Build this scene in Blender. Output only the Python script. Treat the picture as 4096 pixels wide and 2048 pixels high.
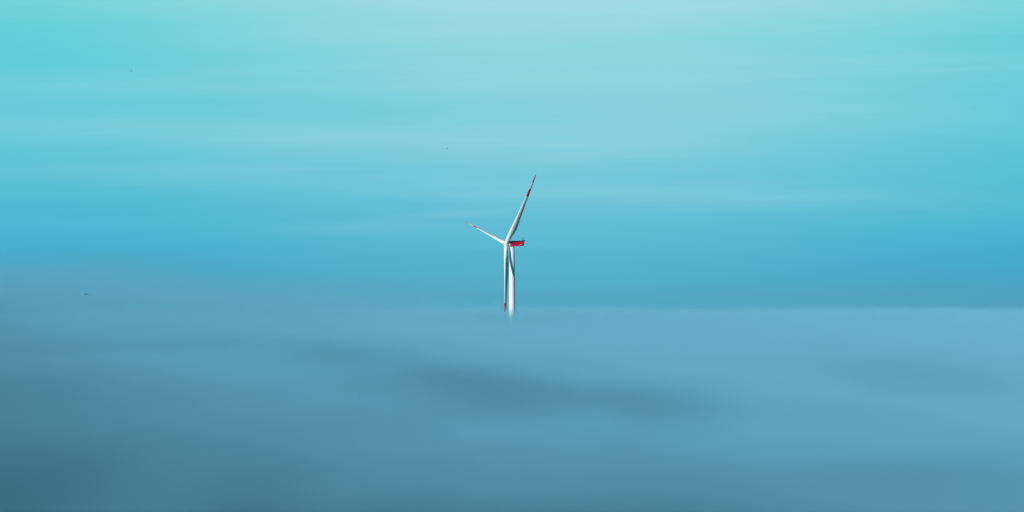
import bpy, bmesh, math, random
from mathutils import Vector, Matrix

C = bpy.context.scene
R = math.radians
for o in list(bpy.data.objects):
    bpy.data.objects.remove(o)


def lin(r, g, b):
    """sRGB 0-255 to linear rgba"""
    f = lambda v: (v / 255 / 12.92) if v / 255 <= 0.04045 else ((v / 255 + 0.055) / 1.055) ** 2.4
    return (f(r), f(g), f(b), 1.0)


# ------------------------------------------------------------------ camera
D = 2400.0            # metres to the turbine
CAM_Z = 63.0          # a hilltop viewpoint just above the sea of fog
F_PX = 14640.0        # focal length in pixels of a 4096 px wide picture
HORIZON = 1200.0      # picture row of the true horizon

cam = bpy.data.objects.new("camera", bpy.data.cameras.new("camera"))
C.collection.objects.link(cam)
C.camera = cam
cam.data.sensor_width = 36.0
cam.data.lens = 36.0 * F_PX / 4096.0
cam.data.clip_start = 0.5
cam.data.clip_end = 60000.0
cam.location = (0, 0, CAM_Z)
cam.rotation_euler = (math.pi / 2 + math.atan((HORIZON - 1024.0) / F_PX), 0, 0)

# ------------------------------------------------------------------ sun and sky
SUN_EL = 19.0
SUN_H = Vector((-0.65, -0.76, 0)).normalized()
sun_dir = Vector((SUN_H.x * math.cos(R(SUN_EL)), SUN_H.y * math.cos(R(SUN_EL)), math.sin(R(SUN_EL))))
sl = bpy.data.lights.new("sun", "SUN")
sl.energy = 4.4
sl.angle = R(0.5)
sl.color = (1.0, 0.955, 0.93)
sun = bpy.data.objects.new("sun", sl)
C.collection.objects.link(sun)
sun.rotation_euler = (-sun_dir).to_track_quat("-Z", "Y").to_euler()

world = bpy.data.worlds.new("World")
C.world = world
world.use_nodes = True


class NT:
    """small helper for building node trees"""

    def __init__(self, tree):
        self.t = tree
        tree.nodes.clear()

    def n(self, kind, **kw):
        nd = self.t.nodes.new(kind)
        for k, v in kw.items():
            setattr(nd, k, v)
        return nd

    def put(self, sock, v):
        if hasattr(v, "is_output"):
            self.t.links.new(v, sock)
        else:
            sock.default_value = v

    def m(self, op, a, b=0.0, c=None, clamp=False):
        nd = self.n("ShaderNodeMath", operation=op)
        nd.use_clamp = clamp
        self.put(nd.inputs[0], a)
        self.put(nd.inputs[1], b)
        if c is not None:
            self.put(nd.inputs[2], c)
        return nd.outputs[0]

    def smooth(self, v, lo, hi, o0=0.0, o1=1.0):
        nd = self.n("ShaderNodeMapRange", interpolation_type="SMOOTHSTEP")
        self.put(nd.inputs[0], v)
        for i, x in enumerate((lo, hi, o0, o1)):
            nd.inputs[i + 1].default_value = x
        return nd.outputs[0]

    def mix(self, f, a, b, blend="MIX"):
        nd = self.n("ShaderNodeMix", data_type="RGBA", blend_type=blend)
        self.put(nd.inputs[0], f)
        self.put(nd.inputs[6], a)
        self.put(nd.inputs[7], b)
        return nd.outputs[2]

    def xyz(self, v):
        nd = self.n("ShaderNodeSeparateXYZ")
        self.put(nd.inputs[0], v)
        return nd.outputs

    def vec(self, x, y, z):
        nd = self.n("ShaderNodeCombineXYZ")
        for i, v in enumerate((x, y, z)):
            self.put(nd.inputs[i], v)
        return nd.outputs[0]

    def noise(self, v, scale, detail=2.0, rough=0.5, dist=0.0):
        nd = self.n("ShaderNodeTexNoise")
        self.put(nd.inputs["Vector"], v)
        nd.inputs["Scale"].default_value = scale
        nd.inputs["Detail"].default_value = detail
        nd.inputs["Roughness"].default_value = rough
        nd.inputs["Distortion"].default_value = dist
        return nd.outputs["Fac"]

    def ramp(self, v, stops):
        nd = self.n("ShaderNodeValToRGB")
        nd.color_ramp.interpolation = "B_SPLINE"
        e = nd.color_ramp.elements
        while len(e) > 1:
            e.remove(e[-1])
        for i, (p, c) in enumerate(stops):
            el = e[0] if i == 0 else e.new(p)
            el.position = p
            el.color = c
        self.put(nd.inputs[0], v)
        return nd.outputs[0]


w = NT(world.node_tree)
out = w.n("ShaderNodeOutputWorld")
bg = w.n("ShaderNodeBackground")
sky = w.n("ShaderNodeTexSky", sky_type="NISHITA")
sky.sun_disc = False
sky.sun_elevation = R(SUN_EL)
sky.sun_rotation = math.atan2(sun_dir.x, sun_dir.y)
sky.altitude = 300.0
sky.air_density = 1.0
sky.dust_density = 1.5
sky.ozone_density = 3.0
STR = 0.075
tc = w.n("ShaderNodeTexCoord")
dx, dy, dz = w.xyz(tc.outputs["Generated"])
az = w.m("ARCTAN2", dx, dy)                     # compass direction, radians, 0 = towards the turbine
el = w.m("ARCSINE", dz)                         # height above the horizon, radians
PXR = 1.0 / F_PX


def rowf(y):        # ramp position of the sky colour seen at a picture row
    return ((HORIZON - y) * PXR + 0.03) / 0.13


# thin high cloud: long streaks that lie almost level, more of them ahead than to the sides
sv = w.vec(w.m("MULTIPLY", az, 6.0), 0.0, w.m("MULTIPLY", w.m("ADD", el, w.m("MULTIPLY", az, 0.012)), 120.0))
streak = w.noise(sv, 1.0, 3.0, 0.5, 0.3)
sv2 = w.vec(w.m("MULTIPLY", az, 17.0), 3.7, w.m("MULTIPLY", w.m("SUBTRACT", el, w.m("MULTIPLY", az, 0.02)), 380.0))
streak2 = w.noise(sv2, 1.0, 2.0, 0.5, 0.4)
lift = w.m("ADD", w.m("MULTIPLY", w.m("SUBTRACT", streak, 0.5), 0.014),
           w.m("MULTIPLY", w.m("SUBTRACT", streak2, 0.5), 0.005))
pos = w.m("DIVIDE", w.m("ADD", w.m("ADD", el, lift), 0.03), 0.13)
ahead = w.ramp(pos, [
    (rowf(1330), lin(84, 164, 193)), (rowf(1190), lin(84, 167, 195)), (rowf(1080), lin(84, 178, 206)),
    (rowf(920), lin(95, 188, 213)), (rowf(740), lin(108, 197, 217)), (rowf(560), lin(118, 203, 219)),
    (rowf(330), lin(128, 210, 221)), (rowf(140), lin(140, 215, 223)), (rowf(0), lin(154, 219, 227)),
    (rowf(-150), lin(160, 221, 229))])
side = w.ramp(pos, [
    (rowf(1330), lin(82, 159, 188)), (rowf(1190), lin(79, 161, 189)), (rowf(1080), lin(65, 165, 199)),
    (rowf(920), lin(72, 181, 209)), (rowf(740), lin(84, 192, 213)), (rowf(560), lin(92, 199, 215)),
    (rowf(330), lin(88, 203, 217)), (rowf(140), lin(94, 207, 217)), (rowf(0), lin(114, 213, 216)),
    (rowf(-150), lin(120, 214, 218))])
aa = w.m("ABSOLUTE", w.m("SUBTRACT", az, 0.012))
fside = w.smooth(w.m("ADD", aa, w.m("MULTIPLY", w.m("SUBTRACT", streak, 0.5), 0.06)), 0.0, 0.15)
veil = w.mix(fside, ahead, side)
# wide level veils of cirrus: picture column and row where each hangs, half length, half height (px of the photograph), slope, cover
VEILS = [
    (2500, -10, 1300, 110, 0.00, 0.45), (2450, 320, 1100, 80, 0.01, 0.24), (300, 350, 900, 45, -0.02, 0.17), (1150, 535, 1100, 50, 0.05, 0.22),
    (2300, 560, 900, 70, -0.03, 0.20), (150, 540, 500, 40, 0.02, 0.12), (1480, 912, 260, 14, -0.02, 0.10), (1830, 858, 190, 14, -0.06, 0.11),
    (2800, 775, 700, 40, 0.02, 0.20), (3300, 450, 600, 60, 0.03, 0.14), (700, 700, 700, 40, 0.02, 0.14), (3700, 250, 500, 50, 0.02, 0.18),
    (1500, 150, 500, 40, -0.02, 0.14),
]
wob = w.m("MULTIPLY", w.m("SUBTRACT", streak, 0.5), 60.0 * PXR)
cover = 0.0
for vx, vy, lx, ly, sl_, k in VEILS:
    u_ = w.m("MULTIPLY", w.m("SUBTRACT", az, (vx - 2048) * PXR), 1.0 / (lx * PXR))
    v_ = w.m("ADD", w.m("MULTIPLY_ADD", az, sl_, el), wob)
    v_ = w.m("MULTIPLY", w.m("SUBTRACT", v_, (HORIZON - vy) * PXR + sl_ * (vx - 2048) * PXR), 1.0 / (ly * PXR))
    q_ = w.m("MULTIPLY_ADD", u_, u_, w.m("MULTIPLY", v_, v_))
    cover = w.m("MULTIPLY_ADD", w.m("EXPONENT", w.m("MULTIPLY", q_, -0.5)), k, cover)
cover = w.m("MULTIPLY", cover, w.smooth(streak2, 0.25, 0.65, 0.75, 1.1), clamp=True)
veil = w.mix(cover, veil, lin(172, 219, 229))
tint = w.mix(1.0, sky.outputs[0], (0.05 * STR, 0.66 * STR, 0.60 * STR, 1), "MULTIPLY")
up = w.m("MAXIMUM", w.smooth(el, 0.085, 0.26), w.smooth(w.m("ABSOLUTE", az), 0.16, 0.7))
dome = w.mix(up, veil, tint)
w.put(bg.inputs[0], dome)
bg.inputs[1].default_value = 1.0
w.put(out.inputs[0], bg.outputs[0])

C.view_settings.view_transform = "Standard"
C.view_settings.look = "None"
C.view_settings.exposure = 0.0
C.view_settings.gamma = 1.0

C.render.engine = "CYCLES"
cy = C.cycles
cy.use_denoising = True
cy.use_adaptive_sampling = True
cy.adaptive_threshold = 0.06
cy.volume_bounces = 0
cy.volume_max_steps = 1024
cy.max_bounces = 4
cy.diffuse_bounces = 2
cy.glossy_bounces = 2
cy.transparent_max_bounces = 8


# ------------------------------------------------------------------ helpers
def obj(name, bm, mats, parent=None, smooth=False):
    me = bpy.data.meshes.new(name)
    bm.normal_update()
    bm.to_mesh(me)
    bm.free()
    for m in (mats if isinstance(mats, (list, tuple)) else [mats]):
        me.materials.append(m)
    if smooth:
        for p in me.polygons:
            p.use_smooth = True
    o = bpy.data.objects.new(name, me)
    C.collection.objects.link(o)
    if parent is not None:
        o.parent = parent
    return o


def sharp(o, deg=35):
    """smooth shading with hard edges kept hard"""
    bm = bmesh.new()
    bm.from_mesh(o.data)
    for e in bm.edges:
        if len(e.link_faces) == 2 and e.calc_face_angle() > R(deg):
            e.smooth = False
    bm.to_mesh(o.data)
    bm.free()


def thing(name, label, cat, loc=(0, 0, 0), group=None):
    o = bpy.data.objects.new(name, None)
    C.collection.objects.link(o)
    o.location = loc
    o["label"] = label
    o["category"] = cat
    if group:
        o["group"] = group
    return o


def paint(name, col, rough=0.45, dirt=0.08, scale=0.5, stretch=(1, 1, 0.15)):
    m = bpy.data.materials.new(name)
    m.use_nodes = True
    t = NT(m.node_tree)
    o = t.n("ShaderNodeOutputMaterial")
    b = t.n("ShaderNodeBsdfPrincipled")
    c = t.n("ShaderNodeTexCoord")
    mp = t.n("ShaderNodeMapping")
    mp.inputs["Scale"].default_value = stretch
    t.put(mp.inputs[0], c.outputs["Object"])
    f = t.noise(mp.outputs[0], scale, 4.0, 0.6)
    dark = tuple(v * (1 - dirt * 2) for v in col[:3]) + (1,)
    t.put(b.inputs["Base Color"], t.mix(t.smooth(f, 0.35, 0.75), col, dark))
    b.inputs["Roughness"].default_value = rough
    b.inputs["Specular IOR Level"].default_value = 0.35
    t.put(o.inputs[0], b.outputs[0])
    return m


WHITE = paint("white_gelcoat", (0.80, 0.80, 0.82, 1), 0.42, 0.04)
RED = paint("red_paint", (0.95, 0.004, 0.060, 1), 0.5, 0.05)
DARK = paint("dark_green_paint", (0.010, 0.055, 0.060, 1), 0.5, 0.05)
INK = paint("dark_lettering", (0.030, 0.018, 0.022, 1), 0.6, 0.0)
STEEL = paint("dark_steel", (0.02, 0.045, 0.05, 1), 0.5, 0.0)
HOLE = paint("nose_hole_black", (0.012, 0.014, 0.012, 1), 0.7, 0.0)
GAP = paint("grey_seal", (0.22, 0.23, 0.24, 1), 0.6, 0.0)


def prism(bm, pts, a, b, frame):
    """polygon pts (u, v) extruded from w=a to w=b; frame(u, v, w) -> point"""
    lo = [bm.verts.new(frame(u, v, a)) for u, v in pts]
    hi = [bm.verts.new(frame(u, v, b)) for u, v in pts]
    n = len(pts)
    fs = [bm.faces.new(lo[::-1]), bm.faces.new(hi)]
    for i in range(n):
        fs.append(bm.faces.new((lo[i], lo[(i + 1) % n], hi[(i + 1) % n], hi[i])))
    return fs


def lathe(bm, prof, origin, axis, n=40, mat=0):
    """surface of revolution: prof = [(s, r)] along axis from origin"""
    axis = axis.normalized()
    u = axis.orthogonal().normalized()
    v = axis.cross(u)
    rings = []
    for s, r in prof:
        p = origin + axis * s
        if r < 1e-5:
            rings.append([bm.verts.new(p)])
        else:
            rings.append([bm.verts.new(p + (u * math.cos(k * 2 * math.pi / n) + v * math.sin(k * 2 * math.pi / n)) * r) for k in range(n)])
    for a, b in zip(rings, rings[1:]):
        for k in range(n):
            q = (k + 1) % n
            if len(a) == 1 and len(b) == 1:
                continue
            if len(a) == 1:
                f = bm.faces.new((a[0], b[q], b[k]))
            elif len(b) == 1:
                f = bm.faces.new((a[k], a[q], b[0]))
            else:
                f = bm.faces.new((a[k], a[q], b[q], b[k]))
            f.material_index = mat
    return rings


def rod(bm, a, b, r, n=8):
    a, b = Vector(a), Vector(b)
    L = (b - a).length
    lathe(bm, [(0, 0), (0, r), (L, r), (L, 0)], a, b - a, n)


# ------------------------------------------------------------------ ground
def sstep(v, a, b):
    v = min(max((v - a) / (b - a), 0.0), 1.0)
    return v * v * (3 - 2 * v)


def ground_z(x, y):
    # the hillside the photograph was taken from falls gently away into the valley
    z = (51.7 - 0.018 * y - 0.012 * x) * (1 - sstep(y, 420, 1300)) * (1 - sstep(-y, 100, 2500)) * (1 - sstep(abs(x), 150, 1500))
    z = max(z, 0.0)
    z += 0.9 * sstep(x, 8, 42) * (1 - sstep(y, 280, 420)) * sstep(z, 5, 40)
    z += 0.5 * math.sin(x * 0.11 + y * 0.031) * math.sin(y * 0.043 - x * 0.05) * sstep(z, 5, 40)
    return z


gm = bpy.data.materials.new("dark_valley_ground")
gm.use_nodes = True
t = NT(gm.node_tree)
o_ = t.n("ShaderNodeOutputMaterial")
b_ = t.n("ShaderNodeBsdfPrincipled")
g_ = t.n("ShaderNodeNewGeometry")
f_ = t.noise(g_.outputs["Position"], 0.02, 5.0, 0.6)
t.put(b_.inputs["Base Color"], t.mix(t.smooth(f_, 0.35, 0.65), (0.012, 0.045, 0.040, 1), (0.022, 0.060, 0.045, 1)))
b_.inputs["Roughness"].default_value = 0.95
b_.inputs["Specular IOR Level"].default_value = 0.1
t.put(o_.inputs[0], b_.outputs[0])
bm = bmesh.new()
far_ = [300, 500, 800, 1300, 2000, 3500, 6000, 13000]
XS = [-v for v in far_[::-1]] + [-200 + 4.0 * i for i in range(101)] + far_
YS = [-v for v in far_[::-1][:-2]] + [-400, -200, -100] + [8.0 * i for i in range(176)] + [1500, 1800, 2400, 3500, 6000, 13000]
gv = [[bm.verts.new((x, y, ground_z(x, y))) for x in XS] for y in YS]
for j in range(len(YS) - 1):
    for i in range(len(XS) - 1):
        bm.faces.new((gv[j][i], gv[j][i + 1], gv[j + 1][i + 1], gv[j + 1][i]))
ground = obj("ground", bm, gm, smooth=True)
ground["kind"] = "structure"
ground["label"] = "dark valley ground and hillside under the fog"

# ------------------------------------------------------------------ wind turbine
TX, HUB_Z, OVER = 0.0, 99.85, 4.4
PXM = F_PX / D
AH = Vector((-0.90, -0.4359, 0)).normalized()      # the rotor faces left and a little towards the camera
U = Vector((-AH.y, AH.x, 0))                         # level, in the rotor plane, towards the camera
U = U if U.y < 0 else -U
Zv = Vector((0, 0, 1))
TILT = R(6.8)
AX = AH * math.cos(TILT) + Zv * math.sin(TILT)       # rotor shaft, forward
ZR = Zv * math.cos(TILT) - AH * math.sin(TILT)       # up in the rotor plane
turbine = thing("wind_turbine", "white wind turbine with red nacelle and red banded blades rising out of the fog", "wind turbine", (TX, D, 0))
HUBP = AH * OVER + Zv * HUB_Z

bm = bmesh.new()
prof = [(0, 0), (0, 2.75)]
secs = [0, 24, 48, 72, 97.9]
for i in range(1, 50):
    z = 97.9 * i / 49
    r = 1.56 + (2.65 - 1.56) * ((97.9 - z) / 97.9) ** 0.75 * 0.98
    prof.append((z, r))
prof += [(98.0, 1.62), (98.35, 1.62), (98.35, 0)]
lathe(bm, prof, Vector((0, 0, 0)), Zv, 64)
tower = obj("tower", bm, WHITE, turbine, True)
sharp(tower)
bm = bmesh.new()
prism(bm, [(-0.5, 0.4), (0.5, 0.4), (0.5, 2.6), (-0.5, 2.6)], -2.80, -2.55, lambda u, v, q: Vector((u, q, v)))
obj("door", bm, GAP, tower)

# hub with an open nose, a neck behind it
bm = bmesh.new()
lathe(bm, [(1.42, 0), (1.42, 0.50)], HUBP, AX, 40, 1)  # flat black disc, painted for the darkness inside the nose opening
lathe(bm, [(1.42, 0.50), (1.55, 0.55), (1.60, 0.68), (1.52, 0.92), (1.25, 1.22), (0.8, 1.46), (0.2, 1.58), (-0.5, 1.62), (-1.35, 1.62),
           (-1.45, 1.55), (-1.45, 1.2)], HUBP, AX, 40, 0)
lathe(bm, [(-1.45, 1.2), (-1.45, 1.18), (-2.6, 1.3), (-2.6, 0)], HUBP, AX, 40, 2)
bmesh.ops.remove_doubles(bm, verts=bm.verts, dist=1e-4)
hub = obj("hub", bm, [WHITE, HOLE, WHITE], turbine, True)
sharp(hub, 40)

RAD = 60.0
# blades feathered, trailing edges pointing back
SEC = [  # r, chord, thickness / chord, roundness
    (1.30, 2.62, 1.0, 1), (2.2, 2.60, 1.0, 1), (3.5, 2.62, 0.98, 1), (5.0, 2.80, 0.88, .85), (7.0, 3.20, 0.70, .55), (9.5, 3.85, 0.50, .25),
    (12.0, 4.15, 0.40, .08), (14.5, 4.10, 0.35, 0), (18, 3.75, 0.31, 0), (23, 3.18, 0.28, 0), (29, 2.68, 0.25, 0), (35, 2.26, 0.23, 0),
    (41.2, 1.88, 0.21, 0), (41.3, 1.875, 0.21, 0), (44, 1.71, 0.20, 0), (47.5, 1.52, 0.19, 0), (47.6, 1.515, 0.19, 0), (50, 1.36, 0.18, 0),
    (53.4, 1.14, 0.18, 0), (53.5, 1.13, 0.18, 0), (56, 0.93, 0.18, 0), (58, 0.68, 0.18, 0), (59.4, 0.46, 0.18, 0), (60.0, 0.20, 0.2, 0)]
NP = 36


def foil(t, rnd):
    """closed section: (chordwise from pitch axis, thickness)"""
    pts = []
    for k in range(NP):
        a = 2 * math.pi * k / NP
        xc = 0.5 + 0.5 * math.cos(a)           # 1 = trailing edge
        x = xc
        yt = 5 * t * (0.2969 * math.sqrt(max(x, 0)) - 0.1260 * x - 0.3516 * x * x + 0.2843 * x ** 3 - 0.1036 * x ** 4)
        cam_ = 0.035 * 4 * x * (1 - x)
        y = (yt if a <= math.pi else -yt * 0.85) + cam_
        cx, cyy = 0.5 * math.cos(a), 0.5 * math.sin(a) * t
        pts.append((cx * rnd + (x - 0.32) * (1 - rnd), cyy * rnd + y * (1 - rnd)))
    return pts


def blade(theta, pitch, stretch=1.0, flip=-1):
    bm = bmesh.new()
    th = R(theta)
    radial = ZR * math.cos(th) + U * math.sin(th)
    tang = radial.cross(AX).normalized()
    rings = []
    for r, ch, tc_, rnd in SEC:
        r = r * (1 + (stretch - 1) * min(r / 20, 1))
        f = min(r / RAD, 1.0)
        coning = r * math.sin(R(2.2)) + 1.0 * f * f
        c0 = HUBP + radial * (r * math.cos(R(2.2))) + AX * coning
        tw = 12.0 * (1 - f) ** 1.6 - 1.0
        p = R(90 - pitch - tw * 0.8) * flip
        cd = -AX * math.cos(p) + tang * math.sin(p)
        nd = radial.cross(cd).normalized() * flip
        rings.append([bm.verts.new(c0 + cd * (ch * x) + nd * (ch * y)) for x, y in foil(tc_, rnd)])
    for i, (a, b) in enumerate(zip(rings, rings[1:])):
        rm = (SEC[i][0] + SEC[i + 1][0]) / 2
        for k in range(NP):
            q = (k + 1) % NP
            fc = bm.faces.new((a[k], a[q], b[q], b[k]))
            fc.material_index = 1 if (41.25 < rm < 47.55 or rm > 53.45) else 0
    bm.faces.new(rings[0][::-1])
    bm.faces.new(rings[-1]).material_index = 1
    bmesh.ops.recalc_face_normals(bm, faces=bm.faces)
    o = obj("blade", bm, [WHITE, RED], turbine, True)
    sharp(o, 50)
    bm = bmesh.new()                                # bearing collar round the root
    lathe(bm, [(1.22, 1.30), (1.22, 1.37), (1.42, 1.37), (1.42, 1.30)], HUBP, radial, 40)
    cb = obj("root_collar", bm, GAP, o, True)
    sharp(cb)
    return o


for th, pt, st in ((42.4, 91.5, 1.0), (162.45, 106.0, 1.0), (-75.6, 95.0, 1.05)):
    blade(th, pt, st)

# nacelle: a slim box, its side painted red with a dark rear corner
SIDE = 1.9


def nf(s, z, q):                     # s forwards along the shaft, z up, q towards the camera
    return AH * s + U * q + Zv * z


def px(zx, zy):                      # a point on the near side of the nacelle
    X, Y = 2030 + zx / 18.4, 955 + zy / 18.4
    return ((2052 - X) / (PXM * 0.9), 99.85 + (975.4 - Y) / PXM)


outline = [px(110, 470), px(150, 190), px(175, 168), px(700, 158), px(1150, 148), px(1240, 158), px(1275, 200), px(1245, 380), px(1200, 470),
           px(1120, 520), px(800, 560), px(500, 572), px(200, 575), px(135, 525)]
bm = bmesh.new()
prism(bm, outline, -SIDE, SIDE, nf)
bmesh.ops.recalc_face_normals(bm, faces=bm.faces)
ed = [e for e in bm.edges if len(e.link_faces) == 2 and e.calc_face_angle() > R(60)]
bmesh.ops.bevel(bm, geom=ed, offset=0.13, segments=3, affect="EDGES", profile=0.6)
nac = obj("nacelle", bm, WHITE, turbine, True)
sharp(nac, 30)


def plate(name, poly, lo, hi, mat, both=False):
    bm = bmesh.new()
    pts = [px(*p) for p in poly]
    prism(bm, pts, SIDE + lo, SIDE + hi, nf)
    if both:
        prism(bm, pts, -SIDE - hi, -SIDE - lo, nf)
    bmesh.ops.recalc_face_normals(bm, faces=bm.faces)
    return obj(name, bm, mat, nac)


plate("red_panel", [(172, 192), (640, 184), (1178, 184), (1160, 328), (1010, 380), (850, 462), (785, 543), (210, 556), (160, 498)], -0.02, 0.02, RED)
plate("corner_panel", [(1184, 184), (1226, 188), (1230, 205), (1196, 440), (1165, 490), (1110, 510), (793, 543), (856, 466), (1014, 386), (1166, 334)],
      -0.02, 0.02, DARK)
random.seed(4)
bm = bmesh.new()
x = 305                                # a bold upper word and a smaller lower one, too far off to read
for i in range(6):
    wd = 44
    for (a, b, c, d) in [(0, 0, 16, 78), (16, 0, wd, 18), (16, 30, wd - 6, 48)] + ([(wd - 14, 48, wd, 78)] if i % 2 else [(16, 60, wd, 78)]):
        sk = 0
        q = [(x + a + sk, 245 + b), (x + c + sk, 245 + b), (x + c, 245 + d), (x + a, 245 + d)]
        prism(bm, [px(*p) for p in q], SIDE + 0.02, SIDE + 0.03, nf)
    x += 53
bmesh.ops.recalc_face_normals(bm, faces=bm.faces)
obj("lettering", bm, INK, nac)
bm = bmesh.new()
x = 325
for i in range(10):
    for (a, b, c, d) in [(0, 0, 12, 50), (12, 18 if i % 3 else 0, 24, 32 if i % 3 else 14), (24, 0, 33, 50)]:
        q = [(x + a, 410 + b), (x + c, 410 + b), (x + c, 410 + d), (x + a, 410 + d)]
        prism(bm, [px(*p) for p in q], SIDE + 0.02, SIDE + 0.03, nf)
    x += 38.5
bmesh.ops.recalc_face_normals(bm, faces=bm.faces)
obj("lettering", bm, INK, nac)
plate("emblem", [(850, 505), (868, 460), (905, 430), (945, 445), (1095, 392), (1100, 410), (940, 470), (905, 455), (890, 500)], 0.02, 0.03, WHITE)

# mast with sensors, roof hatch, front light: dark little things on the roof
bm = bmesh.new()
roof = px(600, 152)[1]


def rp(X, Y, q=0.0):
    return nf((2047 - X) / (PXM * 0.9), 99.85 + (975.4 - Y) / PXM, q)


rod(bm, rp(2084.0, 962.2), rp(2099.5, 961.2), 0.10)
for X, Y in ((2088.3, 949.5), (2092.0, 948), (2095.0, 950)):
    rod(bm, rp(X, 963.5), rp(X, Y), 0.075)
rod(bm, rp(2087.6, 955.5), rp(2095.6, 954.5), 0.05)
rod(bm, rp(2091.2, 951), rp(2092.8, 951), 0.12)
rod(bm, rp(2087.4, 951.5), rp(2089.2, 951.5), 0.10)
prism(bm, [(-0.6, 0), (0.6, 0), (0.6, 0.35), (-0.6, 0.35)], -0.4, 0.4, lambda u, v, q: rp(2093, 963.5) + AH * u + Zv * v + U * q)
obj("sensor_mast", bm, STEEL, nac)
bm = bmesh.new()
prism(bm, [(-0.45, 0), (0.45, 0), (0.28, 0.42), (-0.30, 0.30)], -0.3, 0.3, lambda u, v, q: rp(2077.5, 963.6) + AH * u + Zv * v + U * q)
obj("warning_light", bm, STEEL, nac)
bm = bmesh.new()
prism(bm, [(-1.1, 0), (1.1, 0), (1.0, 0.16), (-1.0, 0.16)], -0.7, 0.7, lambda u, v, q: rp(2052, 964.2) + AH * u + Zv * v + U * q)
obj("hatch", bm, STEEL, nac)


# ------------------------------------------------------------------ birds
FEATHER = paint("dark_feathers", (0.010, 0.012, 0.014, 1), 0.8, 0.05, 8, (1, 1, 1))


def bird(loc, yaw, bank, pitch, span, lift, label, scale=1.0):
    """one continuous body: tapered trunk with head and beak, swept wings, fanned tail"""
    bm = bmesh.new()
    prof = [(0.30, 0.0), (0.285, 0.008), (0.25, 0.022), (0.225, 0.036), (0.19, 0.04), (0.15, 0.042), (0.08, 0.062), (0.0, 0.068), (-0.09, 0.056),
            (-0.17, 0.034), (-0.24, 0.018), (-0.27, 0.0)]
    lathe(bm, prof, Vector((0, 0, 0)), Vector((1, 0, 0)), 14)
    for s in (-1, 1):
        st = [(0.0, 0.11, -0.10, 0.0, 0.026), (0.16, 0.13, -0.10, lift * 0.45, 0.022), (0.30, 0.10, -0.09, lift * 0.8, 0.015),
              (0.44, 0.03, -0.10, lift * 0.95, 0.010), (0.5, -0.06, -0.11, lift, 0.004)]
        rr = []
        for k, le, te, zz, th in st:
            y = s * span * k
            m_ = le * 0.4 + te * 0.6
            rr.append([bm.verts.new((le, y, zz)), bm.verts.new((le * 0.6 + te * 0.4, y, zz + th)), bm.verts.new((te, y, zz - 0.004)),
                       bm.verts.new((le * 0.6 + te * 0.4, y, zz - th * 0.5))])
        for a, b in zip(rr, rr[1:]):
            for k in range(4):
                bm.faces.new((a[k], a[(k + 1) % 4], b[(k + 1) % 4], b[k]))
        bm.faces.new(rr[-1])
        bm.faces.new(rr[0][::-1])
    prism(bm, [(-0.20, -0.025), (-0.20, 0.025), (-0.42, 0.085), (-0.44, 0.0), (-0.42, -0.085)], -0.006, 0.006, lambda u, v, q: Vector((u, v, q)))
    bmesh.ops.recalc_face_normals(bm, faces=bm.faces)
    o = obj("bird", bm, FEATHER, None, False)
    o.location = loc
    o.rotation_euler = (R(bank), R(pitch), R(yaw))
    o.scale = (scale,) * 3
    o["label"] = label
    o["category"] = "bird"
    o["group"] = "birds in the sky"
    return o


def at(X, Y, dist):
    return ((X - 2048) / F_PX * dist, dist, CAM_Z + (HORIZON - Y) / F_PX * dist)


bird(at(345.5, 1176.5, 1000), 82, 3, 28, 1.05, 0.04, "black bird gliding with level outstretched wings, low on the left above the fog", 1.3)
bird(at(525, 284.5, 1450), 10, 24, -6, 0.9, 0.22, "small black bird with raised wings in the upper left sky")
bird(at(1789, 594, 1500), 40, 42, -20, 0.75, 0.24, "tiny black bird, a dot up and left of the turbine blades", 0.85)


# ------------------------------------------------------------------ fog
def volume_mat(name, build, color, aniso, step):
    m = bpy.data.materials.new(name)
    m.use_nodes = True
    t = NT(m.node_tree)
    o = t.n("ShaderNodeOutputMaterial")
    v = t.n("ShaderNodeVolumePrincipled")
    v.inputs["Color"].default_value = color
    v.inputs["Anisotropy"].default_value = aniso
    g = t.n("ShaderNodeNewGeometry")
    t.put(v.inputs["Density"], build(t, g.outputs["Position"]))
    t.put(o.inputs["Volume"], v.outputs[0])
    m.cycles.volume_step_rate = step
    return m


FOG_TOP = 62.0
# swells (+) and hollows (-) of the fog top: x, y, size x, size y, metres
SWELLS = [
    (-38, 520, 30, 110, 1.2), (48, 690, 26, 130, 1.5), (250, 2600, 70, 400, 1.6), (60, 1750, 130, 350, 0.8), (120, 2650, 60, 400, -1.8), (330, 2600, 40, 400, -1.2), (180, 6500, 200, 2200, 5.0), (520, 6500, 160, 2200, -5.0), (800, 7000, 170, 2500, 4.0),
]


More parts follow.
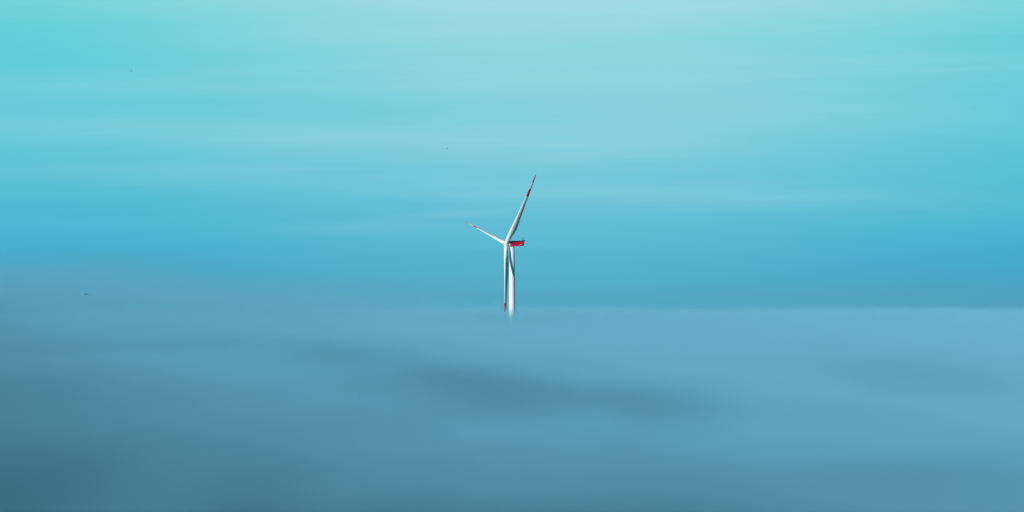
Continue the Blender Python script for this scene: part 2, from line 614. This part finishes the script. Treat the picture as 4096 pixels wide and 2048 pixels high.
def fog_density(t, P):
    x, y, z = t.xyz(P)
    nv = t.vec(t.m("MULTIPLY", x, 1 / 30.0), t.m("MULTIPLY", y, 1 / 110.0), t.m("MULTIPLY", z, 1 / 14.0))
    n = t.noise(nv, 1.0, 2.5, 0.5)
    far = t.smooth(y, 500.0, 2300.0)
    left = t.m("MULTIPLY", t.smooth(x, 20.0, -260.0), t.smooth(y, 900.0, 2000.0))
    lam = t.m("MULTIPLY_ADD", left, 3.0, t.m("MULTIPLY_ADD", far, 1.0, 1.4))
    lam = t.m("ADD", lam, t.m("ADD", t.smooth(y, 2200.0, 2800.0, 0.0, 2.6), t.smooth(y, 3000.0, 6000.0, 0.0, 4.0)))
    h = t.m("MULTIPLY_ADD", t.m("SUBTRACT", n, 0.5), t.m("MULTIPLY_ADD", far, -7.0, 10.0), t.m("ADD", t.m("MULTIPLY_ADD", far, 0.4, FOG_TOP - 4.0), t.smooth(y, 2250.0, 3600.0, 0.0, -11.0)))
    for sx, sy, wx, wy, a in SWELLS:
        gx = t.m("DIVIDE", t.m("SUBTRACT", x, float(sx)), float(wx))
        gy = t.m("DIVIDE", t.m("SUBTRACT", y, float(sy)), float(wy))
        q = t.m("MULTIPLY_ADD", gx, gx, t.m("MULTIPLY", gy, gy))
        h = t.m("MULTIPLY_ADD", t.m("EXPONENT", t.m("MULTIPLY", q, -0.5)), float(a), h)
    dep = t.m("DIVIDE", t.m("SUBTRACT", h, z), lam)
    e = t.m("SUBTRACT", t.m("EXPONENT", t.m("MINIMUM", dep, 9.0)), 1.0)
    d = t.m("MINIMUM", t.m("MULTIPLY", t.m("MAXIMUM", e, 0.0), 0.000088), 0.12)
    return t.m("MULTIPLY", d, t.smooth(y, 60.0, 420.0))     # it thins out on the near hillside


def shade_mist_density(t, P):
    # a long bank added left of the view to shade the fog, its near edge a soft line
    x, y, z = t.xyz(P)
    s = t.m("MULTIPLY_ADD", t.m("ADD", x, t.smooth(y, 300.0, 900.0, 26.0, 62.0)), -0.9916, t.m("MULTIPLY", y, -0.1289))
    s = t.m("MULTIPLY", s, t.smooth(y, 300.0, 900.0, 1.8, 1.0))
    n = t.noise(t.vec(t.m("MULTIPLY", x, 1 / 45.0), t.m("MULTIPLY", y, 1 / 150.0), t.m("MULTIPLY", z, 1 / 22.0)), 1.0, 2.0, 0.5)
    s = t.m("MULTIPLY_ADD", t.m("SUBTRACT", n, 0.5), 64.0, s)
    zz = t.m("DIVIDE", t.m("SUBTRACT", z, 66.0), 27.0)
    v = t.m("EXPONENT", t.m("MULTIPLY", t.m("MULTIPLY", zz, zz), -1.0))
    edge = t.m("SUBTRACT", v, 0.06)
    d = t.m("MULTIPLY", t.smooth(s, -35.0, 130.0), t.smooth(s, 700.0, 400.0))
    d = t.m("MULTIPLY", t.m("MULTIPLY", d, t.m("MAXIMUM", edge, 0.0)), t.smooth(y, 900.0, 150.0, 0.010, 0.0125))
    return d


def box(name, x0, x1, y0, y1, z0, z1, mat):
    bm = bmesh.new()
    prism(bm, [(x0, y0), (x1, y0), (x1, y1), (x0, y1)], z0, z1, lambda u, v, q: Vector((u, v, q)))
    bmesh.ops.recalc_face_normals(bm, faces=bm.faces)
    return obj(name, bm, mat)


FOG_COLOR = (0.225, 0.665, 0.93, 1)
fog = box("fog", -2500, 2500, 60, 12500, -1.0, 62.6, volume_mat("fog", fog_density, FOG_COLOR, -0.25, 0.014))
fog["kind"] = "stuff"
fog["label"] = "sea of blue grey fog filling the valley up to the turbine"
mist = box("mist", -1400, -9, -400, 4500, 62.7, 110, volume_mat("mist", shade_mist_density, FOG_COLOR, -0.25, 0.07))
mist["kind"] = "stuff"
mist["label"] = "bank of mist added left of the view to shade the fog"

# rolls and wisps of mist. First those added out of view, up-sun, to shade parts of the fog sea:
# middle of the shaded part x, y, z; how far up-sun the wisp hangs; its half size x, y, z; density
SHADE_WISPS = [
    (-9, 545, 50, 150, 19, 130, 8, 0.026), (9.0, 450, 50, 150, 22, 110, 8, 0.026),
    (-34, 800, 50, 160, 32, 240, 8, 0.018), (66, 560, 50, 235, 16, 200, 9, 0.010), (27, 255, 50, 140, 38, 100, 16, 0.008), (3, 235, 50, 110, 22, 60, 8, 0.020),
    (-240, 1950, 50, 350, 170, 900, 30, 0.0035), (-100, 1000, 50, 250, 65, 420, 20, 0.008),
]
# then those lying on the fog sea itself: middle x, y, z; half size; density
PUFFS = [
    (-390, 3100, 66, 420, 900, 44, 0.0018), (-150, 2900, 58, 200, 500, 20, 0.0016), (-10, 2290, 50.0, 140, 70, 11, 0.022), (90, 2750, 50, 150, 200, 6, 0.003),
    (-75, 2600, 53, 90, 200, 10, 0.003), (230, 2900, 49.5, 170, 240, 6, 0.003), (340, 2600, 50, 120, 160, 5, 0.003),
    (262, 2360, 54.5, 70, 90, 5.5, 0.007), (150, 2400, 54, 60, 80, 5.0, 0.007), (345, 2330, 55, 50, 80, 5.0, 0.007), (62, 2420, 54, 45, 60, 5.0, 0.007), (-9.5, 2345, 56.5, 7, 25, 8, 0.024),
]


def roll(loc, size, k, seed, label):
    m = bpy.data.materials.new("mist")
    m.use_nodes = True
    t = NT(m.node_tree)
    o_ = t.n("ShaderNodeOutputMaterial")
    v_ = t.n("ShaderNodeVolumePrincipled")
    v_.inputs["Color"].default_value = FOG_COLOR
    v_.inputs["Anisotropy"].default_value = -0.25
    c_ = t.n("ShaderNodeTexCoord")
    l_ = t.n("ShaderNodeVectorMath", operation="LENGTH")
    t.put(l_.inputs[0], c_.outputs["Object"])
    mp = t.n("ShaderNodeMapping")
    mp.inputs["Location"].default_value = (seed * 3.1, seed * 1.7, seed)
    t.put(mp.inputs[0], c_.outputs["Object"])
    n_ = t.noise(mp.outputs[0], 1.9, 2.0, 0.55)
    rr = t.m("MULTIPLY_ADD", t.m("SUBTRACT", n_, 0.5), 1.2, l_.outputs["Value"])
    fade = t.m("MULTIPLY", t.smooth(rr, 0.95, 0.05), t.smooth(l_.outputs["Value"], 1.0, 0.75))
    t.put(v_.inputs["Density"], t.m("MULTIPLY", fade, k))
    t.put(o_.inputs["Volume"], v_.outputs[0])
    bm = bmesh.new()
    bmesh.ops.create_icosphere(bm, subdivisions=3, radius=1.0)
    o = obj("mist", bm, m)
    o.location = loc
    o.scale = size
    o["kind"] = "stuff"
    o["label"] = label


for i, (tx, ty, tz, up, wx, wy, wz, k) in enumerate(SHADE_WISPS):
    roll((tx + SUN_H.x * up, ty + SUN_H.y * up, tz + math.tan(R(SUN_EL)) * up), (wx, wy, wz), k, i + 1, "unseen wisp of mist added up-sun to shade the fog sea")
for i, (px_, py_, pz_, wx, wy, wz, k) in enumerate(PUFFS):
    roll((px_, py_, pz_), (wx, wy, wz), k, i + 31, "soft roll of mist lying on the fog sea by the turbine")
